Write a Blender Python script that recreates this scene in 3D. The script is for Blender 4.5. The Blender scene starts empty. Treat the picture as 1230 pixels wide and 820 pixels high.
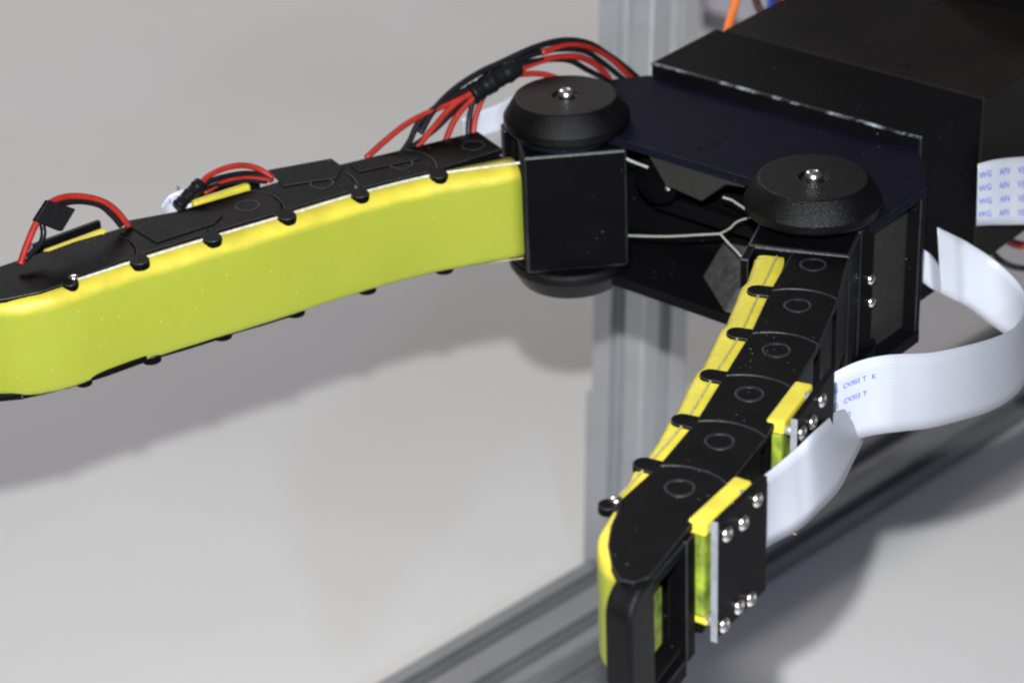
import bpy, bmesh, math, random
from mathutils import Vector, Matrix
from mathutils.noise import noise
random.seed(4)
S = bpy.context.scene
MM = 0.001
# ---------------------------------------------------------------- camera, light, exposure
# measured outlines, millimetres
RIB_A = [[[-1.8, -188.2, 0.8], [-0.5, -184.7, -21.9]], [[7.4, -168.3, -4.6], [8.8, -165.5, -27.4]], [[16.4, -155.0, -5.3], [18.7, -155.4, -28.2]], [[21.2, -148.0, -5.0], [24.8, -147.4, -27.7]], [[26.6, -134.4, -9.3], [31.7, -131.6, -31.6]], [[31.0, -119.6, -15.6], [37.9, -111.7, -36.1]], [[36.4, -100.2, -26.1], [44.4, -87.7, -43.7]]]
RIB_B = [[[27.3, -99.7, -18.9], [28.7, -99.8, -41.9]], [[33.3, -95.5, -17.7], [35.1, -98.3, -40.4]], [[38.1, -92.7, -16.7], [40.2, -95.1, -39.5]], [[42.8, -90.2, -16.3], [44.5, -93.1, -39.0]], [[47.7, -88.0, -16.5], [49.4, -91.1, -39.2]], [[52.7, -85.2, -17.6], [54.0, -88.4, -40.3]], [[63.1, -78.0, -21.1], [64.7, -80.2, -43.9]], [[74.6, -66.6, -25.3], [76.4, -68.5, -48.1]], [[84.2, -54.3, -29.9], [86.1, -56.0, -52.8]], [[92.6, -40.9, -34.6], [95.0, -41.4, -57.5]], [[98.9, -26.9, -38.3], [101.8, -26.7, -61.1]], [[103.0, -13.3, -40.5], [106.6, -11.8, -63.2]], [[103.8, -3.1, -40.7], [106.9, -1.8, -63.5]], [[101.0, 4.6, -39.2], [103.9, 3.7, -62.0]], [[95.9, 9.6, -36.3], [98.2, 6.9, -59.0]], [[87.8, 10.2, -31.1], [90.4, 10.2, -54.0]], [[83.3, 8.5, -28.0], [86.1, 8.2, -50.8]], [[77.9, 6.9, -24.6], [80.9, 6.8, -47.4]]]
RIB_C = [[[92.2, 24.6, -11.4], [93.9, 25.7, -33.3]], [[96.7, 27.8, -11.7], [98.7, 26.9, -33.6]], [[102.9, 32.7, -13.1], [104.5, 29.4, -34.8]], [[112.5, 40.3, -16.0], [113.5, 33.9, -37.0]], [[127.0, 56.1, -22.6], [127.2, 45.7, -43.5]]]
RIB_N = [[[79.6, 6.8, -37.8], [80.9, 6.8, -47.4]], [[75.6, 1.5, -31.3], [76.9, 0.4, -42.6]], [[72.5, 1.2, -28.8], [73.7, 0.5, -40.3]]]
bundle = [["red_wire", 1.15, [[-97.9, 17.9, -6.3], [-92.4, 22.4, -2.7], [-85.3, 27.7, 1.1], [-77.6, 32.6, 3.2], [-68.4, 38.0, 5.1], [-63.5, 41.2, 6.5]]], ["black_wire", 1.1, [[-88.3, 21.4, -7.9], [-84.8, 25.2, -4.0], [-82.0, 29.0, 0.5], [-76.4, 33.7, 4.1], [-67.3, 39.7, 7.2], [-62.7, 42.0, 7.3]]], ["red_wire", 1.15, [[-82.7, 25.0, -6.1], [-77.1, 30.4, -1.2], [-71.2, 35.9, 3.7], [-64.2, 40.9, 6.7]]], ["red_wire", 1.15, [[-74.0, 29.0, -6.3], [-71.2, 33.4, -0.9], [-67.3, 37.4, 3.1], [-60.9, 42.7, 7.0]]], ["red_wire", 1.05, [[-65.3, 32.9, -6.9], [-64.5, 36.5, -1.1], [-61.9, 40.7, 4.4], [-59.0, 43.6, 7.2]]], ["black_wire", 1.0, [[-66.8, 32.3, -6.6], [-66.3, 36.0, -0.3], [-64.2, 40.1, 5.3], [-60.1, 43.5, 7.8]]], ["black_wire", 1.2, [[-81.5, 27.7, -2.3], [-77.6, 32.5, 3.0], [-71.2, 38.2, 7.8], [-63.5, 43.7, 11.1], [-56.9, 47.7, 12.8], [-46.4, 54.0, 15.3], [-37.0, 61.3, 14.9], [-28.8, 67.5, 11.6], [-21.7, 76.0, 4.1], [-13.8, 84.4, -5.3], [-5.3, 92.1, -16.4]]], ["black_wire", 1.1, [[-56.9, 45.9, 9.6], [-49.0, 51.5, 13.0], [-39.7, 58.1, 13.1], [-30.3, 64.2, 10.3], [-24.0, 71.6, 3.5], [-18.2, 77.7, -3.7], [-11.4, 84.6, -12.0]]], ["red_wire", 1.25, [[-56.9, 45.2, 8.2], [-50.4, 49.3, 10.2], [-42.4, 54.7, 11.1], [-33.0, 61.5, 9.4], [-26.9, 67.2, 4.8], [-22.3, 72.0, -1.3], [-19.4, 73.7, -7.3]]], ["red_wire", 1.2, [[-43.7, 54.9, 13.3], [-35.7, 61.4, 13.2], [-28.8, 66.9, 10.6], [-21.7, 75.7, 3.6], [-15.2, 82.1, -4.9], [-9.9, 86.9, -12.3]]], ["red_wire", 1.1, [[-54.3, 46.7, 8.7], [-49.0, 49.0, 8.6], [-42.4, 52.4, 6.9], [-34.3, 56.5, 2.3]]], ["black_wire", 1.1, [[-54.3, 47.4, 10.1], [-46.4, 51.9, 11.6], [-35.7, 59.2, 9.2], [-28.8, 63.3, 4.1], [-20.2, 73.5, -4.9]]], ["black_wire", 0.9, [[-86.3, 23.1, -6.4], [-77.6, 29.4, -2.5], [-70.4, 35.5, 2.2], [-62.2, 41.9, 6.8]]]]
sleeve = [["heat_shrink_sleeve", 3.3, [[-65.8, 39.4, 5.3], [-59.5, 43.8, 8.0], [-51.2, 49.4, 11.0]]]]
mid = [["red_wire", 1.05, [[-146.5, -8.7, -3.9], [-143.8, -5.2, -1.7], [-139.7, -1.4, -1.0], [-134.6, 2.4, -1.6], [-129.8, 4.5, -3.7], [-125.5, 4.7, -6.9]]], ["black_wire", 1.0, [[-147.9, -10.3, -4.8], [-143.8, -6.0, -3.2], [-136.9, -0.5, -3.4], [-131.1, 3.3, -4.8], [-125.5, 4.5, -7.4]]], ["red_wire", 0.9, [[-144.9, -8.3, -5.7], [-139.7, -3.4, -4.5], [-133.4, 1.3, -5.3], [-126.0, 4.2, -7.5]]], ["black_wire", 0.9, [[-148.8, -11.4, -5.4], [-141.0, -4.6, -4.7], [-134.6, 0.2, -5.6], [-127.4, 3.5, -7.5]]]]
mids = [["heat_shrink_sleeve", 1.9, [[-152.1, -15.0, -6.9], [-148.8, -11.0, -4.7], [-145.8, -7.4, -2.6]]]]
tip = [["red_wire", 1.15, [[-192.0, -52.7, -6.9], [-190.3, -48.4, -2.5], [-188.1, -43.7, 1.8], [-185.6, -39.5, 5.0], [-182.4, -35.8, 5.8], [-177.6, -32.0, 4.5], [-172.3, -28.9, 1.7], [-168.4, -27.5, -1.9], [-164.8, -27.3, -7.4]]], ["black_wire", 1.0, [[-190.9, -51.0, -6.2], [-187.2, -46.0, -3.7], [-186.4, -43.8, -1.4], [-186.6, -42.4, 1.6], [-184.8, -39.1, 4.2], [-178.6, -33.5, 3.6], [-172.7, -29.8, 0.8], [-169.3, -28.8, -2.9], [-166.7, -28.7, -6.7]]]]
back = [["orange", 1.7, [[29.4, 157.0, 4.7], [26.4, 147.4, -4.2], [24.3, 140.8, -7.9], [22.0, 131.6, -12.1]]], ["brown", 1.5, [[35.0, 176.0, -2.3], [35.2, 167.0, -10.1], [36.7, 158.6, -13.0], [40.4, 146.9, -13.5]]], ["blue", 1.6, [[41.4, 176.0, -2.3], [41.5, 168.9, -10.9], [40.0, 158.9, -12.4], [38.1, 151.1, -18.3]]], ["red", 1.6, [[43.1, 180.7, -4.0], [43.7, 172.7, -12.3], [43.5, 161.1, -12.6], [45.5, 152.5, -15.7]]]]
right = [["black", 1.1, [[114.9, 101.3, -75.1], [116.1, 98.9, -79.5], [119.9, 97.0, -82.8], [125.8, 96.0, -84.6], [136.1, 96.0, -84.6]]], ["red", 1.6, [[120.5, 110.9, -78.3], [124.9, 109.4, -81.2], [130.9, 108.6, -82.5], [141.2, 108.1, -83.5]]]]
tape = [[-185.2, -40.4, 7.5], [-178.3, -37.2, 3.0], [-181.8, -42.1, -1.7], [-188.6, -45.1, 3.2]]
pin = [[20.6, -138.6, -37.5], [19.6, -140.8, -39.4]]
whitebox = [[54.1, 754.8, -236.8], [54.1, 747.8, -249.5], [97.0, 739.8, -264.0]]
C = [-53.0, -659.9, 304.9]
G = [[0.764004, 0.644171, -0.036625], [-0.644614, 0.764508, -0.000372], [0.027761, 0.023893, 0.999329]]
RIB_D = [[[-45.8, 55.3, 2.8], [-45.3, 51.0, -6.9]], [[-51.7, 50.1, 1.6], [-51.1, 46.0, -7.6]], [[-57.0, 44.8, 0.4], [-56.4, 42.1, -8.2]], [[-63.5, 39.9, -0.3], [-63.0, 39.5, -9.3]], [[-68.6, 35.0, -0.7], [-68.5, 38.1, -9.2]]]
RIB_E = [[[-148.4, -6.0, -4.6], [-147.4, -10.0, -13.2]], [[-152.3, -8.4, -4.8], [-151.4, -10.2, -13.6]], [[-155.4, -10.1, -5.9], [-154.9, -8.9, -14.8]], [[-157.2, -12.5, -8.1], [-157.3, -8.5, -16.1]]]
FLAP1 = [[-113.0, -126.1], [-94.6, -129.4], [-89.8, -110.6], [-91.8, -105.3], [-102.8, -108.4]]
FLAP2 = [[-103.4, -75.2], [-91.6, -80.6], [-82.3, -66.7], [-86.3, -60.0], [-93.4, -57.7]]
FLAP3 = [[-86.7, -57.4], [-80.0, -60.0], [-71.0, -41.7], [-76.2, -37.9]]
HUBS = [[63.3, 2.4, -20.4], [63.3, 3.2, -28.2]]
CP = Vector(C) * MM
TH = math.radians(29)
cam = bpy.data.cameras.new('camera'); co = bpy.data.objects.new('camera', cam)
S.collection.objects.link(co); S.camera = co
co.location = CP; co.rotation_euler = (math.radians(90) - TH, 0, 0)
cam.sensor_width = 36; cam.lens = 36 * 2900 / 1230
cam.clip_start = 0.01; cam.clip_end = 60
cam.dof.use_dof = True; cam.dof.focus_distance = 0.655; cam.dof.aperture_fstop = 17.5
S.view_settings.view_transform = 'Standard'; S.view_settings.look = 'None'
S.view_settings.exposure = 0; S.view_settings.gamma = 1
S.cycles.filter_width = 2.1
S.render.resolution_x = 1024; S.render.resolution_y = 682
W = bpy.data.worlds.new('World'); S.world = W; W.use_nodes = True
bg = W.node_tree.nodes['Background']; bg.inputs[0].default_value = (0.97, 0.89, 0.98, 1); bg.inputs[1].default_value = 0.062

def area(name, loc, target, size, power, col):
    l = bpy.data.lights.new(name, 'AREA'); l.shape = 'DISK'; l.size = size; l.energy = power; l.color = col
    o = bpy.data.objects.new(name, l); S.collection.objects.link(o)
    o.location = loc
    o.rotation_euler = (Vector(target) - Vector(loc)).to_track_quat('-Z', 'Y').to_euler()
    return o
UP = Vector((0, math.sin(TH), math.cos(TH)))
FW = Vector((0, math.cos(TH), -math.sin(TH)))
area('key_lamp', CP + FW * 0.06 + UP * 0.052 + Vector((-0.001, 0, 0)), (0, 0.1, -0.12), 0.010, 8.7, (0.985, 1.0, 0.985))
area('cool_side_lamp', (0.095, -0.76, 0.325), (-0.05, 0.1, -0.2), 0.025, 1.8, (0.58, 0.72, 1.0))
area('overhead_fill', (-0.6, -0.2, 1.7), (-0.2, 0.4, -0.36), 1.3, 1.0, (1.0, 0.91, 0.9))  # added soft fill from overhead, stands in for ambient light on the table
area('rear_fill', (-0.6, 1.55, 1.0), (-0.15, 0.85, -0.36), 0.9, 11.5, (0.985, 0.955, 0.945))  # added fill, unseen, brightens the far part of the table

# ---------------------------------------------------------------- materials
def nodes(name):
    m = bpy.data.materials.new(name); m.use_nodes = True
    nt = m.node_tree; b = nt.nodes['Principled BSDF']
    return m, nt, b
def mat(name, col, rough=.5, metal=0, bump=0, bscale=900, var=0, vscale=60, col2=None, spec=.5, coat=0, sss=0, dust=0):
    m, nt, b = nodes(name)
    b.inputs['Base Color'].default_value = (*col, 1)
    b.inputs['Roughness'].default_value = rough; b.inputs['Metallic'].default_value = metal
    b.inputs['Specular IOR Level'].default_value = spec
    b.inputs['Coat Weight'].default_value = coat
    if sss:
        b.inputs['Subsurface Weight'].default_value = sss; b.inputs['Subsurface Scale'].default_value = .003
        b.inputs['Subsurface Radius'].default_value = (1, .9, .2)
    tc = nt.nodes.new('ShaderNodeTexCoord')
    if bump:
        n = nt.nodes.new('ShaderNodeTexNoise'); n.inputs['Scale'].default_value = bscale; n.inputs['Detail'].default_value = 3
        bp = nt.nodes.new('ShaderNodeBump'); bp.inputs['Strength'].default_value = bump; bp.inputs['Distance'].default_value = .0004
        nt.links.new(tc.outputs['Object'], n.inputs['Vector'])
        nt.links.new(n.outputs['Fac'], bp.inputs['Height']); nt.links.new(bp.outputs['Normal'], b.inputs['Normal'])
    if var or col2:
        n = nt.nodes.new('ShaderNodeTexNoise'); n.inputs['Scale'].default_value = vscale; n.inputs['Detail'].default_value = 5
        n.inputs['Roughness'].default_value = .62
        nt.links.new(tc.outputs['Object'], n.inputs['Vector'])
        r = nt.nodes.new('ShaderNodeValToRGB'); e = r.color_ramp.elements
        e[0].position = .35; e[1].position = .68
        c2 = col2 or tuple(min(1, c * (1 + var)) for c in col)
        c1 = col if col2 else tuple(c * (1 - var) for c in col)
        e[0].color = (*c1, 1); e[1].color = (*c2, 1)
        nt.links.new(n.outputs['Fac'], r.inputs['Fac']); nt.links.new(r.outputs['Color'], b.inputs['Base Color'])
        mr = nt.nodes.new('ShaderNodeMapRange'); mr.inputs['To Min'].default_value = max(.05, rough - .08); mr.inputs['To Max'].default_value = min(1, rough + .1)
        nt.links.new(n.outputs['Fac'], mr.inputs['Value']); nt.links.new(mr.outputs['Result'], b.inputs['Roughness'])
    if dust:   # lint and pale scuffs lying on the surface
        v = nt.nodes.new('ShaderNodeTexVoronoi'); v.inputs['Scale'].default_value = 420; nt.links.new(tc.outputs['Object'], v.inputs['Vector'])
        wn = nt.nodes.new('ShaderNodeTexNoise'); wn.inputs['Scale'].default_value = 95; nt.links.new(tc.outputs['Object'], wn.inputs['Vector'])
        th = nt.nodes.new('ShaderNodeMapRange'); th.inputs['From Min'].default_value = .42; th.inputs['From Max'].default_value = .75
        th.inputs['To Min'].default_value = 0; th.inputs['To Max'].default_value = .2 * dust
        nt.links.new(wn.outputs['Fac'], th.inputs['Value'])
        lt = nt.nodes.new('ShaderNodeMath'); lt.operation = 'LESS_THAN'
        nt.links.new(v.outputs['Distance'], lt.inputs[0]); nt.links.new(th.outputs['Result'], lt.inputs[1])
        mx = nt.nodes.new('ShaderNodeMix'); mx.data_type = 'RGBA'
        mx.inputs[7].default_value = (.07, .072, .078, 1)
        bl = b.inputs['Base Color']
        if bl.links: nt.links.new(bl.links[0].from_socket, mx.inputs[6])
        else: mx.inputs[6].default_value = bl.default_value
        nt.links.new(lt.outputs[0], mx.inputs[0]); nt.links.new(mx.outputs[2], bl)
    return m
M = {}
M['black'] = mat('black_printed_plastic', (.0024, .0022, .0025), .5, bump=.25, bscale=1400, var=.3, vscale=90, spec=.06, dust=.9)
M['hub'] = mat('black_hub_plastic', (.002, .0018, .0023), .5, bump=.12, bscale=900, var=.25, vscale=90, spec=.05, dust=.6)
M['knob'] = mat('black_knob_plastic', (.0022, .0021, .0025), .35, bump=.6, bscale=2900, var=.25, vscale=120, spec=.16, dust=.35)
M['edge'] = mat('scuffed_highlight_edge', (.003, .003, .004), .5, col2=(.011, .0115, .014), vscale=260, bump=.3)  # bevel faces coloured lighter as a painted edge highlight, mottled with scuffs
M['wornedge'] = mat('worn_scraped_edge', (.008, .008, .011), .42, col2=(.30, .34, .38), vscale=120, bump=.4)
M['navy'] = mat('navy_black_coated_plate', (.0052, .0048, .0115), .55, bump=.35, bscale=1800, var=.18, vscale=35, spec=.05, dust=.8)
M['brown'] = mat('matte_brown_black_panel', (.0075, .0064, .0058), .6, bump=.15, bscale=900, var=.25, vscale=22, spec=.15, dust=.6)
M['deep'] = mat('black_box_plastic', (.0025, .0023, .0029), .6, bump=.2, bscale=900, var=.2, vscale=30, spec=.08, dust=.7)
M['grey'] = mat('rough_grey_print', (.045, .044, .047), .7, bump=.9, bscale=900, var=.4, vscale=400)
M['panel'] = mat('dark_grey_rough_panel', (.008, .0076, .0068), .75, bump=.6, bscale=1300, var=.3, vscale=300)
M['yellow'] = mat('yellow_silicone', (.47, .40, .040), .45, bump=.3, bscale=260, var=.14, vscale=90, spec=.35, sss=.12)
M['lime'] = mat('lime_yellow_skin', (.38, .44, .03), .36, bump=.06, bscale=500, var=.07, vscale=38, spec=.4, sss=.08)
M['gel'] = mat('greenish_yellow_gel', (.05, .075, .018), .3, bump=.6, bscale=300, col2=(.26, .33, .03), vscale=160, sss=.05)
M['screw'] = mat('bright_steel', (.88, .84, .80), .24, metal=1, bump=.15, bscale=1500)
M['brass'] = mat('brass', (.75, .5, .22), .25, metal=1)
M['pcb'] = mat('black_circuit_board', (.0035, .0033, .004), .45, bump=.2, bscale=1200, var=.25, vscale=160, spec=.06)
M['pcbedge'] = mat('silvery_board_edge', (.20, .21, .23), .5, bump=.4, bscale=1200, var=.15, vscale=300)
M['string'] = mat('pale_cord', (.30, .31, .27), .6, bump=.5, bscale=2500, var=.2, vscale=900)
M['red'] = mat('red_wire_insulation', (.27, .017, .012), .38, var=.2, vscale=120, bump=.1, bscale=500, spec=.35)
M['bwire'] = mat('black_wire_insulation', (.006, .0065, .008), .34, spec=.25, var=.2, vscale=200)
M['sleeve'] = mat('black_shrink_tube', (.0055, .0055, .007), .42, bump=.5, bscale=420, spec=.14)
M['orange'] = mat('orange_wire_insulation', (.78, .20, .04), .4)
M['blue'] = mat('blue_wire_insulation', (.02, .08, .45), .4)
M['brownw'] = mat('brown_wire_insulation', (.06, .018, .012), .4)
M['ink'] = mat('blue_print', (.035, .09, .50), .6, var=.5, vscale=700)
M['alu'] = mat('brushed_aluminium', (.48, .495, .52), .45, metal=.5, bump=.1, bscale=300, var=.07, vscale=30)
M['slot'] = mat('dark_slot_metal', (.30, .32, .34), .6, metal=.5)
M['aludark'] = mat('dull_grey_aluminium', (.27, .275, .285), .5, metal=.5, bump=.1, bscale=300, var=.08, vscale=30)
M['whitebox'] = mat('pale_lavender_plastic', (.66, .65, .75), .5, var=.05, vscale=20)
M['greybox'] = mat('grey_plastic', (.22, .22, .23), .5)

def limit_wear():
    m = M['wornedge']; nt = m.node_tree; b = nt.nodes['Principled BSDF']
    src = b.inputs['Base Color'].links[0].from_socket
    tc = nt.nodes.new('ShaderNodeTexCoord'); sp = nt.nodes.new('ShaderNodeSeparateXYZ'); nt.links.new(tc.outputs['Object'], sp.inputs[0])
    a = nt.nodes.new('ShaderNodeMath'); a.operation = 'LESS_THAN'; a.inputs[1].default_value = .0486; nt.links.new(sp.outputs[1], a.inputs[0])
    c = nt.nodes.new('ShaderNodeMath'); c.operation = 'GREATER_THAN'; c.inputs[1].default_value = -.006; nt.links.new(sp.outputs[2], c.inputs[0])
    k = nt.nodes.new('ShaderNodeMath'); k.operation = 'MULTIPLY'; nt.links.new(a.outputs[0], k.inputs[0]); nt.links.new(c.outputs[0], k.inputs[1])
    mx = nt.nodes.new('ShaderNodeMix'); mx.data_type = 'RGBA'; mx.inputs[6].default_value = (.008, .008, .01, 1)
    nt.links.new(k.outputs[0], mx.inputs[0]); nt.links.new(src, mx.inputs[7]); nt.links.new(mx.outputs[2], b.inputs['Base Color'])
limit_wear()
for e_, p_ in zip([n for n in M['wornedge'].node_tree.nodes if n.type == 'VALTORGB'][0].color_ramp.elements, (.47, .66)): e_.position = p_
def pad_mat():
    # silicone body with a greener printed skin over the gripping face
    m = M['yellow'].copy(); m.name = 'yellow_pad_with_lime_skin'; nt = m.node_tree; b = nt.nodes['Principled BSDF']
    src = b.inputs['Base Color'].links[0].from_socket
    tc = nt.nodes.new('ShaderNodeTexCoord'); sp = nt.nodes.new('ShaderNodeSeparateXYZ'); nt.links.new(tc.outputs['Object'], sp.inputs[0])
    n = nt.nodes.new('ShaderNodeTexNoise'); n.inputs['Scale'].default_value = 120; nt.links.new(tc.outputs['Object'], n.inputs[0])
    ad = nt.nodes.new('ShaderNodeMath'); ad.operation = 'MULTIPLY_ADD'; ad.inputs[1].default_value = .0016; nt.links.new(n.outputs[0], ad.inputs[0]); nt.links.new(sp.outputs[2], ad.inputs[2])
    mr = nt.nodes.new('ShaderNodeMapRange'); mr.inputs['From Min'].default_value = -.0066; mr.inputs['From Max'].default_value = -.0046
    nt.links.new(ad.outputs[0], mr.inputs['Value'])
    n2 = nt.nodes.new('ShaderNodeTexNoise'); n2.inputs['Scale'].default_value = 26; n2.inputs['Detail'].default_value = 6; nt.links.new(tc.outputs['Object'], n2.inputs[0])
    sk = nt.nodes.new('ShaderNodeMix'); sk.data_type = 'RGBA'; sk.inputs[6].default_value = (.235, .262, .021, 1); sk.inputs[7].default_value = (.275, .305, .028, 1)
    nt.links.new(n2.outputs[0], sk.inputs[0])
    # small dark specks
    vo = nt.nodes.new('ShaderNodeTexVoronoi'); vo.inputs['Scale'].default_value = 230; nt.links.new(tc.outputs['Object'], vo.inputs[0])
    lt = nt.nodes.new('ShaderNodeMath'); lt.operation = 'LESS_THAN'; lt.inputs[1].default_value = .06; nt.links.new(vo.outputs['Distance'], lt.inputs[0])
    sm = nt.nodes.new('ShaderNodeMix'); sm.data_type = 'RGBA'; sm.inputs[7].default_value = (.42, .42, .08, 1); nt.links.new(lt.outputs[0], sm.inputs[0]); nt.links.new(sk.outputs[2], sm.inputs[6])
    mx = nt.nodes.new('ShaderNodeMix'); mx.data_type = 'RGBA'; nt.links.new(mr.outputs[0], mx.inputs[0]); nt.links.new(sm.outputs[2], mx.inputs[6]); nt.links.new(src, mx.inputs[7])
    nt.links.new(mx.outputs[2], b.inputs['Base Color'])
    n3 = nt.nodes.new('ShaderNodeTexNoise'); n3.inputs['Scale'].default_value = 55; n3.inputs['Detail'].default_value = 5; nt.links.new(tc.outputs['Object'], n3.inputs[0])
    b2 = nt.nodes.new('ShaderNodeBump'); b2.inputs['Strength'].default_value = .35; b2.inputs['Distance'].default_value = .0012
    nt.links.new(n3.outputs['Fac'], b2.inputs['Height']); nt.links.new(b.inputs['Normal'].links[0].from_socket, b2.inputs['Normal']); nt.links.new(b2.outputs[0], b.inputs['Normal'])
    return m
M['pad'] = pad_mat()
def ribbon_mat():
    m, nt, b = nodes('white_flat_cable')
    b.inputs['Roughness'].default_value = .34
    uv = nt.nodes.new('ShaderNodeUVMap'); sp = nt.nodes.new('ShaderNodeSeparateXYZ')
    nt.links.new(uv.outputs[0], sp.inputs[0])
    ma = nt.nodes.new('ShaderNodeMath'); ma.operation = 'MULTIPLY'; ma.inputs[1].default_value = math.tau * 22
    si = nt.nodes.new('ShaderNodeMath'); si.operation = 'SINE'
    nt.links.new(sp.outputs[1], ma.inputs[0]); nt.links.new(ma.outputs[0], si.inputs[0])
    mr = nt.nodes.new('ShaderNodeMapRange'); mr.inputs['From Min'].default_value = -1
    nt.links.new(si.outputs[0], mr.inputs['Value'])
    mx = nt.nodes.new('ShaderNodeMix'); mx.data_type = 'RGBA'
    mx.inputs[6].default_value = (.405, .42, .48, 1); mx.inputs[7].default_value = (.435, .45, .51, 1)
    nt.links.new(mr.outputs[0], mx.inputs[0]); nt.links.new(mx.outputs[2], b.inputs['Base Color'])
    bp = nt.nodes.new('ShaderNodeBump'); bp.inputs['Strength'].default_value = .06; bp.inputs['Distance'].default_value = .0001
    nt.links.new(mr.outputs[0], bp.inputs['Height']); nt.links.new(bp.outputs[0], b.inputs['Normal'])
    return m
M['ribbon'] = ribbon_mat()
def table_mat():
    m, nt, b = nodes('white_laminate_table')
    tc = nt.nodes.new('ShaderNodeTexCoord'); n = nt.nodes.new('ShaderNodeTexNoise')
    n.inputs['Scale'].default_value = 5; n.inputs['Detail'].default_value = 6
    nt.links.new(tc.outputs['Object'], n.inputs['Vector'])
    r = nt.nodes.new('ShaderNodeValToRGB'); e = r.color_ramp.elements
    e[0].position = .3; e[0].color = (.75, .745, .74, 1); e[1].position = .75; e[1].color = (.81, .805, .80, 1)
    nt.links.new(n.outputs['Fac'], r.inputs['Fac']); nt.links.new(r.outputs['Color'], b.inputs['Base Color'])
    b.inputs['Roughness'].default_value = .5; b.inputs['Specular IOR Level'].default_value = .3
    return m
M['table'] = table_mat()

# ---------------------------------------------------------------- helpers (coordinates in millimetres)
def link(o, parent=None):
    S.collection.objects.link(o)
    if parent: o.parent = parent
    return o
def mesh(name, vs, fs, m, parent=None, smooth=False, bevel=0, edge=None, seg=2, fix=True, mats=None):
    me = bpy.data.meshes.new(name)
    me.from_pydata([[c * MM for c in v] for v in vs], [], fs)
    if fix:
        bm = bmesh.new(); bm.from_mesh(me); bmesh.ops.recalc_face_normals(bm, faces=bm.faces); bm.to_mesh(me); bm.free()
    if smooth: me.polygons.foreach_set('use_smooth', [True] * len(me.polygons))
    me.materials.append(M[m])
    o = link(bpy.data.objects.new(name, me), parent)
    if edge: me.materials.append(M[edge])
    if bevel:
        b = o.modifiers.new('bevel', 'BEVEL'); b.width = bevel * MM; b.segments = seg; b.limit_method = 'ANGLE'
        b.angle_limit = math.radians(32); b.harden_normals = False
        if edge: b.material = 1
    return o
def join(parts):
    vs, fs = [], []
    for v, f in parts:
        k = len(vs); vs += v; fs += [[i + k for i in q] for q in f]
    return vs, fs
def prism(poly, z0, z1):
    n = len(poly)
    vs = [(x, y, z0) for x, y in poly] + [(x, y, z1) for x, y in poly]
    fs = [list(range(n))[::-1], list(range(n, 2 * n))] + [[i, (i + 1) % n, n + (i + 1) % n, n + i] for i in range(n)]
    return vs, fs
def box(x0, x1, y0, y1, z0, z1): return prism([(x0, y0), (x1, y0), (x1, y1), (x0, y1)], z0, z1)
def obox(c, u, a0, a1, b0, b1, z0, z1):   # box along unit u (a) and its right-hand normal (b)
    n = (-u[1], u[0])
    P = lambda a, b: (c[0] + u[0] * a + n[0] * b, c[1] + u[1] * a + n[1] * b)
    return prism([P(a0, b0), P(a1, b0), P(a1, b1), P(a0, b1)], z0, z1)
def lathe(prof, c, n=48, axis=None):
    vs, fs = [], []
    k = len(prof)
    for i in range(n):
        a = math.tau * i / n
        for r, z in prof: vs.append(Vector((r * math.cos(a), r * math.sin(a), z)))
    for i in range(n):
        j = (i + 1) % n
        for q in range(k - 1): fs.append([i * k + q, j * k + q, j * k + q + 1, i * k + q + 1])
    fs.append([i * k for i in range(n)][::-1]); fs.append([i * k + k - 1 for i in range(n)])
    if axis is not None:
        R = Vector((0, 0, 1)).rotation_difference(Vector(axis)).to_matrix(); vs = [R @ v for v in vs]
    return [tuple(v + Vector(c)) for v in vs], fs
def spline(pts, n=8):
    P = [Vector(p) for p in pts]; P = [P[0] * 2 - P[1]] + P + [P[-1] * 2 - P[-2]]
    out = []
    for i in range(1, len(P) - 2):
        for k in range(n):
            t = k / n; a, b, c, d = P[i - 1:i + 3]
            out.append(.5 * ((2 * b) + (c - a) * t + (2 * a - 5 * b + 4 * c - d) * t * t + (3 * b - a - 3 * c + d) * t ** 3))
    out.append(P[-2]); return out
def tube(pts, r, n=12, sub=8, rr=None):
    L = spline(pts, sub) if sub > 1 else [Vector(p) for p in pts]
    vs, fs = [], []
    up = Vector((.13, .21, .97))
    for i, p in enumerate(L):
        t = (L[min(i + 1, len(L) - 1)] - L[max(i - 1, 0)]).normalized()
        u = (up - t * up.dot(t)).normalized(); v = t.cross(u); up = u
        q = rr(i / (len(L) - 1)) if rr else r
        for k in range(n):
            a = math.tau * k / n; vs.append(tuple(p + (u * math.cos(a) + v * math.sin(a)) * q))
    for i in range(len(L) - 1):
        for k in range(n):
            j = (k + 1) % n; fs.append([i * n + k, i * n + j, (i + 1) * n + j, (i + 1) * n + k])
    fs.append(list(range(n))[::-1]); fs.append([(len(L) - 1) * n + k for k in range(n)])
    return vs, fs
def mir(vf, s):
    return ([(v[0] * s, v[1], v[2]) for v in vf[0]], vf[1])
def empty(name, parent=None, loc=(0, 0, 0)):
    o = bpy.data.objects.new(name, None); o.empty_display_size = .01; o.location = [c * MM for c in loc]
    return link(o, parent)
def tag(o, label, cat, group=None, kind=None):
    if label: o['label'] = label
    if cat: o['category'] = cat
    if group: o['group'] = group
    if kind: o['kind'] = kind
    return o

# ---------------------------------------------------------------- the surface behind
FZ = -360.0
tb = mesh('table', *box(-3000, 3000, -1500, 5000, FZ - 25, FZ), 'table'); tag(tb, 'white laminate surface far below and behind the gripper', None, kind='structure')

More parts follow.
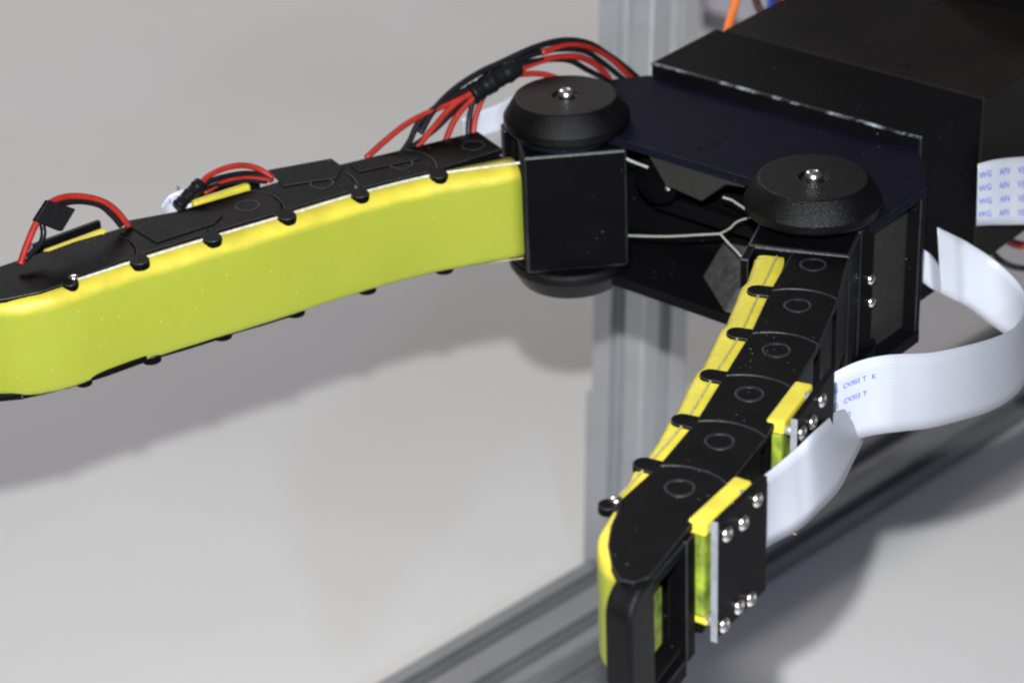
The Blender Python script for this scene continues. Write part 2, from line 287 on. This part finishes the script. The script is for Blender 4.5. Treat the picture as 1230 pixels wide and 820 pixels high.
# aluminium frame
def profile(w, h, slots_w, slots_h):
    """outline of an extrusion: slots at the given positions of its w sides and h sides"""
    def side(a, b, slots):
        a = Vector(a); b = Vector(b); d = (b - a).normalized(); nin = Vector((-d.y, d.x)); L = (b - a).length
        pts = [a + d * .8, ]
        for s in slots:
            for t, q in ((-4.1, 0), (-4.1, 1.8), (-7, 1.8), (-5, 7), (5, 7), (7, 1.8), (4.1, 1.8), (4.1, 0)): pts.append(a + d * (s + t) + nin * q)
        pts.append(b - d * .8); return pts
    out = side((0, 0), (w, 0), slots_w) + side((w, 0), (w, h), slots_h) + side((w, h), (0, h), slots_w) + side((0, h), (0, 0), slots_h)
    return [(p.x, p.y) for p in out]
frame = empty('aluminium_frame', None, (10, 270, FZ))
tag(frame, 'silver aluminium profile frame, upright post on a long floor rail', 'metal frame')
frame.rotation_euler.z = math.radians(45)
# local x runs along the rail, local y away to the left of it
pf = profile(46, 30, [12, 34], [15])
L0, L1 = -900, 1500
def sweep_profile(pf, o, ux, uy, uz, l0, l1):
    n = len(pf)
    A = [Vector(o) + Vector(ux) * x + Vector(uy) * y + Vector(uz) * l0 for x, y in pf]
    B = [Vector(o) + Vector(ux) * x + Vector(uy) * y + Vector(uz) * l1 for x, y in pf]
    return [tuple(v) for v in A + B], [list(range(n))[::-1], list(range(n, 2 * n))] + [[i, (i + 1) % n, n + (i + 1) % n, n + i] for i in range(n)]
RL = 24.0
mesh('rail', *sweep_profile(pf, (0, RL - 46, 0), (0, 1, 0), (0, 0, 1), (1, 0, 0), L0, L1), 'aludark', frame, bevel=.5)
pp = profile(30, 30, [15], [15])
mesh('post', *sweep_profile(pp, (-15, RL - 30, 0), (1, 0, 0), (0, 1, 0), (0, 0, 1), 30, 900), 'alu', frame, bevel=.5)
mesh('corner_bracket', *join([box(-13, 13, RL + .5, RL + 5, 12, 118)]), 'alu', frame, bevel=.6)

# pale box far behind
wb = empty('storage_box', None, (77, 1023, FZ))
tag(wb, 'pale lavender box standing far behind the upright post', 'box')
wb.rotation_euler.z = math.radians(-45)
mesh('body', *box(0, 260, 0, 200, 16, 190), 'whitebox', wb, bevel=4)
mesh('base', *box(6, 254, 8, 192, 0, 16), 'greybox', wb, bevel=2)

# ---------------------------------------------------------------- gripper
GM = Matrix(G).to_4x4()
gr = empty('robot_gripper'); gr.matrix_world = GM
tag(gr, 'black two-finger robot gripper with yellow padded jointed fingers on a dark boxy palm', 'robot gripper')

def arcp(c, r, a0, a1, n): return [(c[0] + r * math.cos(math.radians(a0 + (a1 - a0) * i / n)), c[1] + r * math.sin(math.radians(a0 + (a1 - a0) * i / n))) for i in range(n + 1)]
half = [(17, 2.2), (33, 2.2)] + arcp((48, 0), 15, 170, 352, 14) + [(66.5, -3), (66.5, 26.5), (59, 37.5), (51, 47.5)]
plate = half + [(-x, y) for x, y in half[::-1]]
mesh('top_plate', *prism(plate, -2.6, 0), 'navy', gr, bevel=.35, edge='edge')
lowp = [(33, 1)] + arcp((48, 0), 15, 175, 350, 12) + [(66.5, -3), (66.5, 26.5), (59, 37.5), (51, 47.4)]
mesh('bottom_plate', *prism(lowp + [(-x, y) for x, y in lowp[::-1]], -51, -47.5), 'deep', gr, bevel=.35, edge='edge')
mesh('housing', *prism([(-65, 27.5), (-58, 37.5), (-50.4, 47.2), (50.4, 47.2), (58, 37.5), (65, 27.5), (60, 27.5), (50, 32), (-50, 32), (-60, 27.5)], -47.4, -2.7), 'deep', gr, bevel=.3)
for s in (-1, 1):
    mesh('side_panel', *mir(box(58.5, 61, -1, 27.4, -47.4, -2.7), s), 'panel', gr, bevel=.3)
    mesh('side_strut', *mir(box(59.5, 63.5, -3.5, 4.5, -47.4, -2.7), s), 'hub', gr, bevel=.8, edge='edge')
    mesh('corner_rib', *mir(join([box(61.1, 66, 25, 27.4, -47.4, -2.7)]), s), 'deep', gr, bevel=.4, edge='edge')
# things in the open palm
mesh('motor_bracket', *(lambda vf: ([(v[0], v[2], v[1]) for v in vf[0]], vf[1]))(prism([(-20.5, -2.7), (-12.5, -12.6), (1, -14.2), (9.5, -6.2), (17, -5.2), (17, -2.7)], 5, 27)), 'panel', gr, bevel=.5)
mesh('motor', *lathe([(0.1, 0), (7.5, 0), (8.3, .8), (8.3, 16)], (-23, 13, -17), 32, (0, 1, 0)), 'hub', gr, smooth=False, bevel=.3)
mesh('motor', *lathe([(0.1, 0), (7.5, 0), (8.3, .8), (8.3, 16)], (23, 13, -17), 32, (0, 1, 0)), 'hub', gr, smooth=False, bevel=.3, edge='edge')
mesh('motor_screw', *lathe([(0.1, 0), (1.1, 0), (1.4, .6), (1.4, 1)], (-17.5, 12, -17.5), 12, (0, 1, 0)), 'screw', gr, smooth=True)
mesh('cross_bar', *box(-30, 30, 22, 26, -32, -27), 'deep', gr, bevel=.4)
mesh('stop_wedge', [(-7, 17, -47.4), (12, 2, -47.4), (28, 4, -47.4), (14, 26, -47.4), (-4, 24, -37), (14, 8, -40), (26, 9, -38), (14, 26, -36)],
     [[0, 1, 5, 4], [1, 2, 6, 5], [2, 3, 7, 6], [3, 0, 4, 7], [4, 5, 6, 7], [3, 2, 1, 0]], 'grey', gr, bevel=.3)

# pivot knobs
def knob(x, y, z0, up):
    prof = [(.1, 0), (18.9, 0), (19.8, 1.0), (19.8, 3.4), (16.2, 9.4), (15.6, 9.8), (4.2, 9.8), (3.6, 9.1), (.1, 9.1)]
    vs, fs = lathe(prof, (0, 0, 0), 72)
    vs = [(v[0] + x, v[1] + y, z0 + v[2] * up) for v in vs]
    k = mesh('pivot_knob', vs, fs, 'knob', gr, bevel=.3, seg=3)
    for p in k.data.polygons: p.use_smooth = True
    try:
        k.data.set_sharp_from_angle(angle=math.radians(28))
    except Exception: pass
    vs, fs = lathe([(.1, 1.9), (.7, 2.0), (.75, 2.9), (1.6, 2.9), (2.3, 2.3), (2.6, 1.2), (2.6, -.9), (.1, -.9)], (0, 0, 0), 24)
    sc = mesh('screw', [(v[0] + x, v[1] + y, z0 + (9.1 + v[2] * .85) * up) for v in vs], fs, 'screw', k, smooth=True)
for s in (-1, 1):
    kx, ky = (46.9, -3.4) if s > 0 else (-48.3, 1.6)
    knob(kx, ky, .1, 1)
    knob(kx, ky, -43.6, -1)

# pale tendon cords in the palm
for P_, r_ in (([(-31, 6, -35.4), (-27.3, 6, -34.5), (-13.2, 6, -30.6), (-.4, 6, -26.3), (7.5, 6, -23.6)], .34),
               ([(7.5, 6, -23.6), (11, 6, -20.8), (14.6, 6, -17.1), (24, 5, -12)], .3), ([(7.5, 6, -23.6), (10.5, 6, -25.8), (14, 6, -28), (22, 5, -33)], .27),
               ([(7.1, 8, -12.2), (10.5, 8, -12.3), (14, 7, -12.6), (24, 5, -14)], .36), ([(-29, 2.6, -5.4), (-25.3, 4, -7.2), (-21.6, 8, -10)], .42)):
    mesh('tendon_cord', *tube(P_, r_, 8), 'string', gr)

# box and rear body
fb = mesh('front_box', *box(-50, 51.5, 47.5, 83, -53, 4.6), 'deep', gr, bevel=.25)
mesh('worn_rim', *join([box(-50.1, 51.7, 47.15, 48.3, 3.9, 4.75)]), 'wornedge', fb, bevel=.3)
mesh('worn_rim', *join([box(50.9, 51.75, 47.1, 47.9, -6.5, 3.8)]), 'wornedge', fb, bevel=.25)
rb = mesh('rear_body', *box(-47, 52.2, 83.2, 330, -54, 5.0), 'brown', gr, bevel=.6)
mesh('arm_mount', *box(-10, 54, 152, 330, 5.1, 40), 'deep', gr, bevel=1)
def hole(x, y, z, r=.75, par=None):
    mesh('vent_hole', *lathe([(.05, 0), (r, 0), (r, .05), (.05, .05)], (x, y, z + .02), 14), 'slot2', par or gr)
M['slot2'] = mat('hole_black', (.002, .002, .002), .9, spec=.1)
for x, y in [(-3.5, 142), (-1.6, 143.3), (13.1, 139.6), (14.9, 140.8), (28.7, 138.6), (30.6, 139.9), (17.3, 90.8), (19.0, 91.8)]: hole(x, y, 5.0, par=rb)
for x, y in [(-3.6, 10.6), (-2.7, 15.9), (-2.2, 22.2)]: hole(x, y, 0, 1.0)

# ---- fingers
def unit(a): l = math.hypot(*a); return (a[0] / l, a[1] / l)
def finger(s, J, hub, hubdir, pads, label):
    """built as the right finger; s=-1 mirrors it. J: boss centres of the links"""
    X = lambda vf: mir(vf, s)
    n = len(J)
    D = [unit((J[min(i + 1, n - 1)][0] - J[max(i - 1, 0)][0], J[min(i + 1, n - 1)][1] - J[max(i - 1, 0)][1])) for i in range(n)]
    def at(i, a, b): d = D[i]; o = (-d[1], d[0]); return (J[i][0] + d[0] * a + o[0] * b, J[i][1] + d[1] * a + o[1] * b)   # b>0 is outward
    # hub at the pivot: the finger's own mesh
    f0, f1, b0, b1 = hub
    u = hubdir
    hp = [obox((48, 0), u, f0, f1, b0, b1, -43.4, -3.1)]
    fin = mesh('finger', *X(join(hp)), 'hub', gr, bevel=.9, edge='edge', seg=2)
    fin['label'] = label
    # clevis arms each side of the first link
    if s > 0:
        mesh('clevis_arm', *X(obox((48, 0), u, f1 + .2, f1 + 9, b0, b0 + 2.6, -43, -3.1)), 'hub', fin, bevel=.5, edge='edge')
        mesh('clevis_arm', *X(obox((48, 0), u, f1 + .2, f1 + 10, b1 - 2.5, b1, -43, -3.4)), 'hub', fin, bevel=.5)
    else:
        mesh('clevis_arm', *X(obox((48, 0), u, f1 + .2, f1 + 4, b1 - 6, b1, -43, -3.1)), 'hub', fin, bevel=.5, edge='edge')
    # links
    for i in range(n):
        wi, wo = -9.0, 9.8
        def end(i, rad, gap):  # convex arc at link start, centre 6 mm beyond boss
            c0 = 6.2; pts = []
            for k in range(9):
                b = wi + (wo - wi) * k / 8
                pts.append(at(i, c0 - math.sqrt(rad * rad - (b + .4) ** 2) - gap, b))
            return pts
        top = []
        if i == 0:
            start = [at(0, -6.5, wi + 2), at(0, -6.5, wo - 1)]
        else: start = end(i, 15.3, 0)
        if i < n - 1: fin_pts = end(i + 1, 15.3, .55)[::-1]
        else:
            fin_pts = [at(i, 10, 10.4), (114.6, -152), (120.3, -177.5), (118.6, -181.2), (115.4, -182.2), (110.6, -178.8), (104.6, -172.5), (100.4, -166), (97.4, -159.4), (95.6, -157)]
            if s < 0: fin_pts = [at(i, 10, 10.4), (117.5, -152), (122, -172), (130, -196), (133, -206), (129, -209), (121, -198), (112, -187), (103.5, -177.5), (99, -169), (97, -161.5), (96.5, -157)]
        ol = start + fin_pts
        # tab on the inner side near the start
        parts = [prism(ol, -4.0, -2.0)]
        lk = mesh('link_plate', *X(join(parts)), 'black', fin, bevel=.32, edge='edge')
        if s < 0 and i > 2:
            ext = [at(i, -4, -15.4), at(i, 6, -15.2), at(i, 16, -14.6)] if i < n - 1 else [at(i, -4, -15.4), (91.6, -155), (95.5, -167), (102, -178.5), (111, -190), (121, -200)]
            mesh('link_flange', *X(prism(ext + [at(i, 16, -6) if i < n - 1 else (124, -190), at(i, -4, -6)], -33.9 if i < 5 else -33.2, -32.0 if i < 5 else -31.2)), 'black', fin, bevel=.5)
        mesh('link_plate', *X(prism(ol, -34.5, -32.6)), 'black', fin, bevel=.32)
        # boss ring
        if not (s < 0 and i == 5):
            ring = []
            m_ = 28; c = J[i]
            vs, fs = [], []
            for k in range(m_):
                a = math.tau * k / m_
                for r, z in ((3.0, -2.01), (3.2, -1.72), (3.75, -1.72), (3.95, -2.01)): vs.append((c[0] + r * math.cos(a), c[1] + r * math.sin(a), z))
            for k in range(m_):
                j = (k + 1) % m_
                for q in range(3): fs.append([k * 4 + q, j * 4 + q, j * 4 + q + 1, k * 4 + q + 1])
            mesh('boss_ring', *X((vs, fs)), 'edge2', lk, smooth=True)
        # inner core under the plates
        a1 = 12 if i < n - 1 else 8
        mesh('link_core', *X(obox(J[i], D[i], -6, a1, -9, 8.6, -32.5, -4.1)), 'black', fin, bevel=.6)
        # guide tab with eyelet, top and bottom
        if i > 0 or True:
            tc_ = at(i, -6.4, -12.4)
            if i > 0:
                for z0, z1 in ((-4.3, -1.93), (-35.0, -32.2)):
                    t = mesh('guide_tab', *X(join([lathe([(.1, z0), (2.9, z0), (2.9, z1), (.1, z1)], (tc_[0], tc_[1], 0), 16), obox(tc_, unit((D[i][0], D[i][1])), -2.9, 2.8, 0, 4.0, z0, z1 - .03)])), 'hub', fin, bevel=.25, edge='edge')
    # last tab, at the fingertip, with its small steel pin
    e = (95.0, -158.8) if s > 0 else (97.2, -159.5)
    for z0, z1 in ((-4.3, -1.93), (-35.0, -32.2)):
        mesh('guide_tab', *X(join([lathe([(.1, z0), (2.4, z0), (2.4, z1), (.1, z1)], (e[0] - .6, e[1] - .6, 0), 16), obox(e, (.25, -.97), -1.7, 1.7, 0, 4, z0, z1 - .1)])), 'hub', fin, bevel=.25, edge='edge')
    mesh('pin', *X(lathe([(.1, -2.4), (1.5, -2.4), (1.5, -1.2), (.9, -.9), (.1, -.9)], (e[0] + .2, e[1] + 1.4, 0), 14)), 'screw', fin, smooth=True)
    # yellow inner pad: swept section
    prof_off = [16.8, 17.3, 17.2, 16.4, 15.2, 13.4] if s > 0 else [14.6, 15.6, 16.2, 16.2, 15.8, 15.0]
    path = []
    d0 = D[0]
    st = -4.5 if s > 0 else -9
    path.append((at(0, st, 0), D[0], prof_off[0]))
    for i in range(n): path.append((at(i, 0.01, 0), D[i], prof_off[i]))
    inner = [(at(0, st, -9.0), at(0, st, -prof_off[0]))] if s > 0 else [((51.0, -22.5), (43.0, -27.2))]
    for i in range(n): inner.append((at(i, .5, -8.6), at(i, .5, -prof_off[i])))
    if s < 0: inner.pop(1)
    if s > 0: inner += [((99.5, -158.5), (96.2, -160.6)), ((104, -168.0), (100.0, -170.6)), ((109.5, -174), (106.0, -177.0)), ((113.5, -176.5), (112.4, -178.6))]
    else: inner += [((99.5, -161.5), (94.2, -164.5)), ((104.4, -172.5), (99.8, -176)), ((111, -179.5), (108, -184)), ((118, -187), (114.5, -191)), ((124, -198), (121, -202)), ((130, -207), (127.5, -211))]
    I = spline([(*a, 0) for a, b in inner], 8); O = spline([(*b, 0) for a, b in inner], 8)
    vs, fs = [], []
    sec = [(0, -2.9), (.3, -2.7), (.52, -2.85), (.70, -3.3), (.84, -4.1), (.94, -5.3), (.99, -6.8), (1.0, -9), (1.0, -16), (1.0, -24), (1, -31), (.97, -32.4), (.86, -33.2), (.0, -33.4)]
    if s > 0: sec[1:7] = [(.5, -2.75), (.74, -2.8), (.88, -3.1), (.96, -3.8), (.99, -5), (1, -6.8)]
    K = len(sec)
    for q, (a, b) in enumerate(zip(I, O)):
        bulge = 0.0
        if s > 0 and q < 48: bulge = 1.0 * (1 - ((q + 3) % 8) / 8.0) - .3
        w = noise(Vector((q * .35, s * 3, 0))) * .18
        for t, z in sec:
            p = a + (b - a) * (t * (1 + (bulge + w) / max(3, (b - a).length)))
            vs.append((p.x, p.y, z + (max(0, q / len(I) - .55) * 5.5 if s < 0 and z < -20 else 0)))
    Lp = len(I)
    facem = []
    for q in range(Lp - 1):
        for t in range(K):
            j = (t + 1) % K
            fs.append([q * K + t, q * K + j, (q + 1) * K + j, (q + 1) * K + t]); facem.append(0)
    fs.append(list(range(K))); fs.append([(Lp - 1) * K + t for t in range(K)][::-1]); facem += [0, 0]
    pad = mesh('pad', *X((vs, fs)), 'pad', fin, smooth=True)
    # thin bright tendon along the plate edge, through the tabs
    tp = [at(0, st + 1, -10.9) if s > 0 else (45.2, -25.2)] + [at(i, -6.3, -11.6) for i in range(1, n)] + [(e[0] - .2, e[1], 0)]
    mesh('tendon', *X(tube([(p[0], p[1], -2.35) for p in tp], .30 if s > 0 else .38, 8, 6)), 'string2' if s < 0 else 'seam', fin)
    mesh('tendon', *X(tube([(p[0], p[1], -34.9) for p in tp], .25, 8, 6)), 'seam', fin)
    # fingertip: nose pillar, rear pillar, ledges
    if s > 0:
        nose = []
        for k in range(9):
            a = math.radians(90 * k / 8); nose.append((-179.0 - 7.5 * math.sin(a), -10.2 + 7.5 * math.cos(a)))
        pr = [(-175.4, -2.5)] + nose + [(-186.5, -46), (-175.4, -46)]
        n0 = len(pr); x0, x1 = 113.6, 121.2
        sh = lambda y: (y + 181) * -.12
        vs = [(x0 + sh(y), y, z) for y, z in pr] + [(x1 + sh(y), y, z) for y, z in pr]
        fs = [list(range(n0)), list(range(n0, 2 * n0))[::-1]] + [[i, (i + 1) % n0, n0 + (i + 1) % n0, n0 + i] for i in range(n0)]
        mesh('fingertip_nose', vs, fs, 'knob', fin, bevel=1.1, seg=3)
        mesh('fingertip_frame', *join([
            obox((115.2, -152.5), unit((.19, -.98)), 2, 6.5, -4.5, .6, -38.5, -4.1),
            obox((115.2, -152.5), unit((.19, -.98)), 6.6, 25, -4.5, .6, -42, -37.4),
            obox((115.2, -152.5), unit((.19, -.98)), 6.6, 25, -3.5, .2, -7, -4.1)]), 'hub', fin, bevel=.4, edge='edge')
        mesh('gel_insert', *obox((106, -156.5), unit((.22, -.97)), 9, 21, 0.0, 6.0, -31, -14), 'gel', fin, bevel=.8, smooth=False)
    # camera boards with their yellow pads on the outer side
    for (c, u, ln, zb) in pads:
        o = (-u[1], u[0])
        P = lambda a, b: (c[0] + u[0] * a + o[0] * b, c[1] + u[1] * a + o[1] * b)
        mesh('backing_pad', *X(join([obox(c, u, 1.4 if s > 0 else 3, ln, -1.0, 3.9 if s > 0 else 1.6, -5.2, -1.3 if s > 0 else -1.8)])), 'yellow', fin, bevel=.8)
        mesh('gel_block', *X(obox(c, u, 1.8, ln - .6, .2, 3.2, zb + 3.0, -5.3)), 'gel', fin, bevel=.9)
        mesh('gel_foot', *X(obox(c, u, ln - 4, ln - .4, .0, 4.2, zb + 1.4, zb + 2.9)), 'yellow', fin, bevel=.5)
        bd = mesh('camera_board', *X(obox(c, u, 1.0 if zb < -30 else -4, ln + .6, 6.0, 7.6, zb, .9 if s > 0 else -2.2)), 'pcb', fin, bevel=.15)
        mesh('board_edge', *X(obox(c, u, ln + .62, ln + .9, 5.95, 7.65, zb - 1.2, .9)), 'pcbedge', bd)
        for a, z in ((6.4, -2.6), (13, -5.4), (20.6, -4.2), (8.8, -29.4), (14.6, -28.2), (21.6, -29.2)):
            if a > ln: a = ln - 2
            if zb > -30 and z < -10: z += 10.5
            if s < 0 and z > -10: z -= 4.5
            if z < zb + 1.5: continue
            q = P(a, 7.6)
            sc = lathe([(.1, .35), (.75, .35), (.8, 1.15), (1.35, 1.1), (1.85, .7), (1.95, .3), (1.95, 0)], (0, 0, 0), 18, (o[0], o[1], 0))
            mesh('board_screw', *X(([(v[0] + q[0], v[1] + q[1], v[2] + z) for v in sc[0]], sc[1])), 'screw', fin, smooth=True)
            sp = lathe([(.1, -2.6), (1.3, -2.6), (1.3, -.1), (.1, -.1)], (0, 0, 0), 12, (o[0], o[1], 0))
            q2 = P(a, 6.0)
            mesh('standoff', *X(([(v[0] + q2[0], v[1] + q2[1], v[2] + z) for v in sp[0]], sp[1])), 'aludark', fin, smooth=True)
        # chips on the board
        mesh('connector', *X(obox(c, u, 2.2, 5.2, 3.9, 5.95, -24, -10)), 'hub', bd, bevel=.2)
    return fin, at, D
M['edge2'] = mat('ring_highlight_plastic', (.0095, .0095, .012), .45, spec=.25, var=.3, vscale=300)  # paler than the plates: grazing highlight of the rings put into the colour
M['string2'] = mat('pale_bright_cord', (.50, .50, .44), .5, bump=.5, bscale=2500, var=.25, vscale=700)
M['seam'] = mat('brownish_cord', (.30, .26, .12), .6, var=.3, vscale=500)
JR = [(64.8, -29.6), (74.8, -51.9), (84.2, -75.4), (91.6, -98), (99.0, -121), (103.8, -143.7)]
JL = [(64.6, -24.5), (73.4, -47.6), (83.6, -72), (90.8, -96.2), (98.2, -119.4), (104.6, -142)]
hr = unit((.37, -.93)); hl = unit((.69, -.73))
finger(1, JR, (-14, 24, -16.5, 13), hr, [((98.0, -84.6), unit((.24, -.97)), 22.5, -20), ((112.2, -130.6), unit((.10, -.99)), 23.6, -31.6)],
       'right finger pointing down towards the viewer, seen along its black link plates')
finger(-1, JL, (-17.5, 14.8, -14.2, 13), hl, [((101.0, -82.0), unit((.24, -.97)), 22.5, -27), ((113.4, -128.6), unit((.16, -.985)), 23.6, -31.6)],
       'left finger turned sideways, showing its smooth yellow-green inner pad')
# steel screws on the right side strut
fr = gr
for p in HUBS:
    sc = lathe([(.1, 0), (1.7, 0), (1.7, .7), (1.2, 1.3), (.1, 1.5)], (0, 0, 0), 18, (1, 0, 0))
    mesh('screw', [(v[0] + p[0], v[1] + p[1], v[2] + p[2]) for v in sc[0]], sc[1], 'screw', fr, smooth=True)
fl = [o for o in bpy.data.objects if o.name == 'finger.001'][0]
for F in (FLAP1, FLAP2, FLAP3):
    mesh('tape_strip', *prism(F, -1.95, -1.5), 'black', fl, bevel=.18, edge='edge', seg=1)

# ---------------------------------------------------------------- flat cables
def strip_eval(st, n=10):
    T_ = spline([a for a, b in st], n); B_ = spline([b for a, b in st], n)
    return T_, B_
def strip_mesh(st, n=10, m=6):
    T_, B_ = strip_eval(st, n)
    vs, fs, uv = [], [], []
    for i, (a, b) in enumerate(zip(T_, B_)):
        for k in range(m + 1):
            vs.append(tuple(a + (b - a) * (k / m))); uv.append((i / len(T_), k / m))
    for i in range(len(T_) - 1):
        for k in range(m):
            q = i * (m + 1) + k; fs.append([q, q + 1, q + m + 2, q + m + 1])
    return vs, fs, uv
def flat_cable(name, strips, label):
    vs, fs, uv = [], [], []
    for st in strips:
        a, b, c = strip_mesh(st); k = len(vs); vs += a; fs += [[i + k for i in q] for q in b]; uv += c
    o = mesh(name, vs, fs, 'ribbon', None, smooth=True, fix=False)
    ul = o.data.uv_layers.new(name='UVMap')
    for lp in o.data.loops: ul.data[lp.index].uv = uv[lp.vertex_index]
    so = o.modifiers.new('thickness', 'SOLIDIFY'); so.thickness = .0003; so.offset = 0
    return tag(o, label, 'ribbon cable')
def print_text(par, st, body, s0, v0, h, side=1):
    """flat printed lettering that follows the cable: s0 mm along, v0 mm below the top edge"""
    T_, B_ = strip_eval(st, 10)
    cum = [0]
    for i in range(1, len(T_)): cum.append(cum[-1] + (T_[i] - T_[i - 1]).length)
    cu = bpy.data.curves.new('t', 'FONT'); cu.body = body; cu.size = h * 1.35; cu.resolution_u = 2; cu.space_word = 1.5; cu.offset = .03
    to = bpy.data.objects.new('t', cu); S.collection.objects.link(to)
    me = bpy.data.meshes.new_from_object(to)
    bpy.data.objects.remove(to); bpy.data.curves.remove(cu)
    vs = []
    for v in me.vertices:
        s = s0 + v.co.x; d = v0 - v.co.y
        if s > cum[-1] - .1: s = cum[-1] - .1
        i = 0
        while i < len(cum) - 2 and cum[i + 1] < s: i += 1
        f = (s - cum[i]) / (cum[i + 1] - cum[i])
        a = T_[i].lerp(T_[i + 1], f); b = B_[i].lerp(B_[i + 1], f)
        dn = (b - a); L = dn.length; dn /= L
        tn = (T_[i + 1] - T_[i]).normalized(); nn = tn.cross(dn).normalized()
        if nn.dot(Vector(C) - a) < 0: nn = -nn
        vs.append(tuple(a + dn * d + nn * .22))
    fs = [list(p.vertices) for p in me.polygons]; bpy.data.meshes.remove(me)
    return mesh('printed_lettering', vs, fs, 'ink', par, fix=False)
rc = flat_cable('flat_cable', [RIB_A, RIB_B, RIB_N], 'white flat ribbon cable looping from the finger\'s camera board back to the palm')
rt = flat_cable('flat_cable', [RIB_C], 'short end of white flat cable with rows of blue lettering, against the black body')
for k in range(4): print_text(rt, RIB_C, 'WG   AFV   V303  T  - 80C  60V', (.5, .35, .6, .3)[k], 5.2 + k * 4.6, 2.2)
for k in range(3): print_text(rc, RIB_B, ('VG  CV303 T  K', 'VG  CV303 T', 'V  CV3')[k], 6.2, 6.2 + k * 4.4, 1.5)
flat_cable('flat_cable', [RIB_D], 'small piece of pale flat cable tucked between the black wire sleeve and left knob')
flat_cable('flat_cable', [RIB_E], 'small curled end of pale flat cable beside the middle wire loop')
print_text(bpy.data.objects['flat_cable.002'], RIB_D, 'VG  C', 6, 5, 1.9)
print_text(bpy.data.objects['flat_cable.003'], RIB_E, 'AVC 3', 2, 2.6, 1.7)
pn = mesh('brass_pin', *tube([tuple(p) for p in pin], .6, 10, 1), 'brass', rc)

# ---------------------------------------------------------------- wires
def wires(name, data, label, cat, extra=()):
    t = tag(empty(name, None, data[0][2][0]), label, cat)
    bpy.context.view_layer.update()
    o0 = Vector(data[0][2][0])
    mm = {'red_wire': 'red', 'black_wire': 'bwire', 'heat_shrink_sleeve': 'sleeve'}
    for nm, r, pts in list(data) + list(extra):
        P = [tuple(Vector(p) - o0) for p in pts]
        rr = None
        if nm == 'heat_shrink_sleeve': rr = (lambda r: lambda q: r * (1 + .06 * math.sin(q * 17) + .05 * math.sin(q * 41)))(r)
        mesh(nm, *tube(P, r * (.88 if nm != 'heat_shrink_sleeve' else 1), 14, 10, rr), mm[nm], t, smooth=True)
    return t, o0
wires('wire_bundle', bundle, 'bundle of red and black wires in a black sleeve, arching behind the left knob', 'wire bundle', sleeve)
wires('wire_loop', mid, 'red and black wires in a low loop halfway along the left finger', 'wire loop', mids)
t, o0 = wires('wire_loop', tip, 'red and black wire loop wrapped with a square black tape flag', 'wire loop')
q = [Vector(p) - o0 for p in tape]
nn = (q[1] - q[0]).cross(q[3] - q[0]).normalized()
if nn.dot(Vector(C) - q[0]) < 0: nn = -nn
vs = [tuple(p + nn * 1.3) for p in q] + [tuple(p - nn * 1.3) for p in q]
mesh('tape_flag', vs, [[0, 1, 2, 3], [7, 6, 5, 4]] + [[i, 4 + i, 4 + (i + 1) % 4, (i + 1) % 4] for i in range(4)], 'sleeve', t, bevel=.3)
for (nm, r, pts), lb in zip(back, ['orange wire hanging behind the far corner of the black box', 'brown wire curving behind the black box', 'blue wire beside a red one behind the black box', 'red wire next to the blue one at the top edge']):
    o = mesh(nm + '_wire', *tube([tuple(p) for p in pts], r, 12, 8), {'orange': 'orange', 'brown': 'brownw', 'blue': 'blue', 'red': 'red'}[nm], smooth=True); tag(o, lb, 'wire')
for (nm, r, pts), lb in zip(right, ['thin black wire curving below the black body at the right edge', 'short red wire peeking out below the body at the right edge']):
    o = mesh(nm + '_wire', *tube([tuple(p) for p in pts], r, 12, 8), {'black': 'bwire', 'red': 'red'}[nm], smooth=True); tag(o, lb, 'wire')
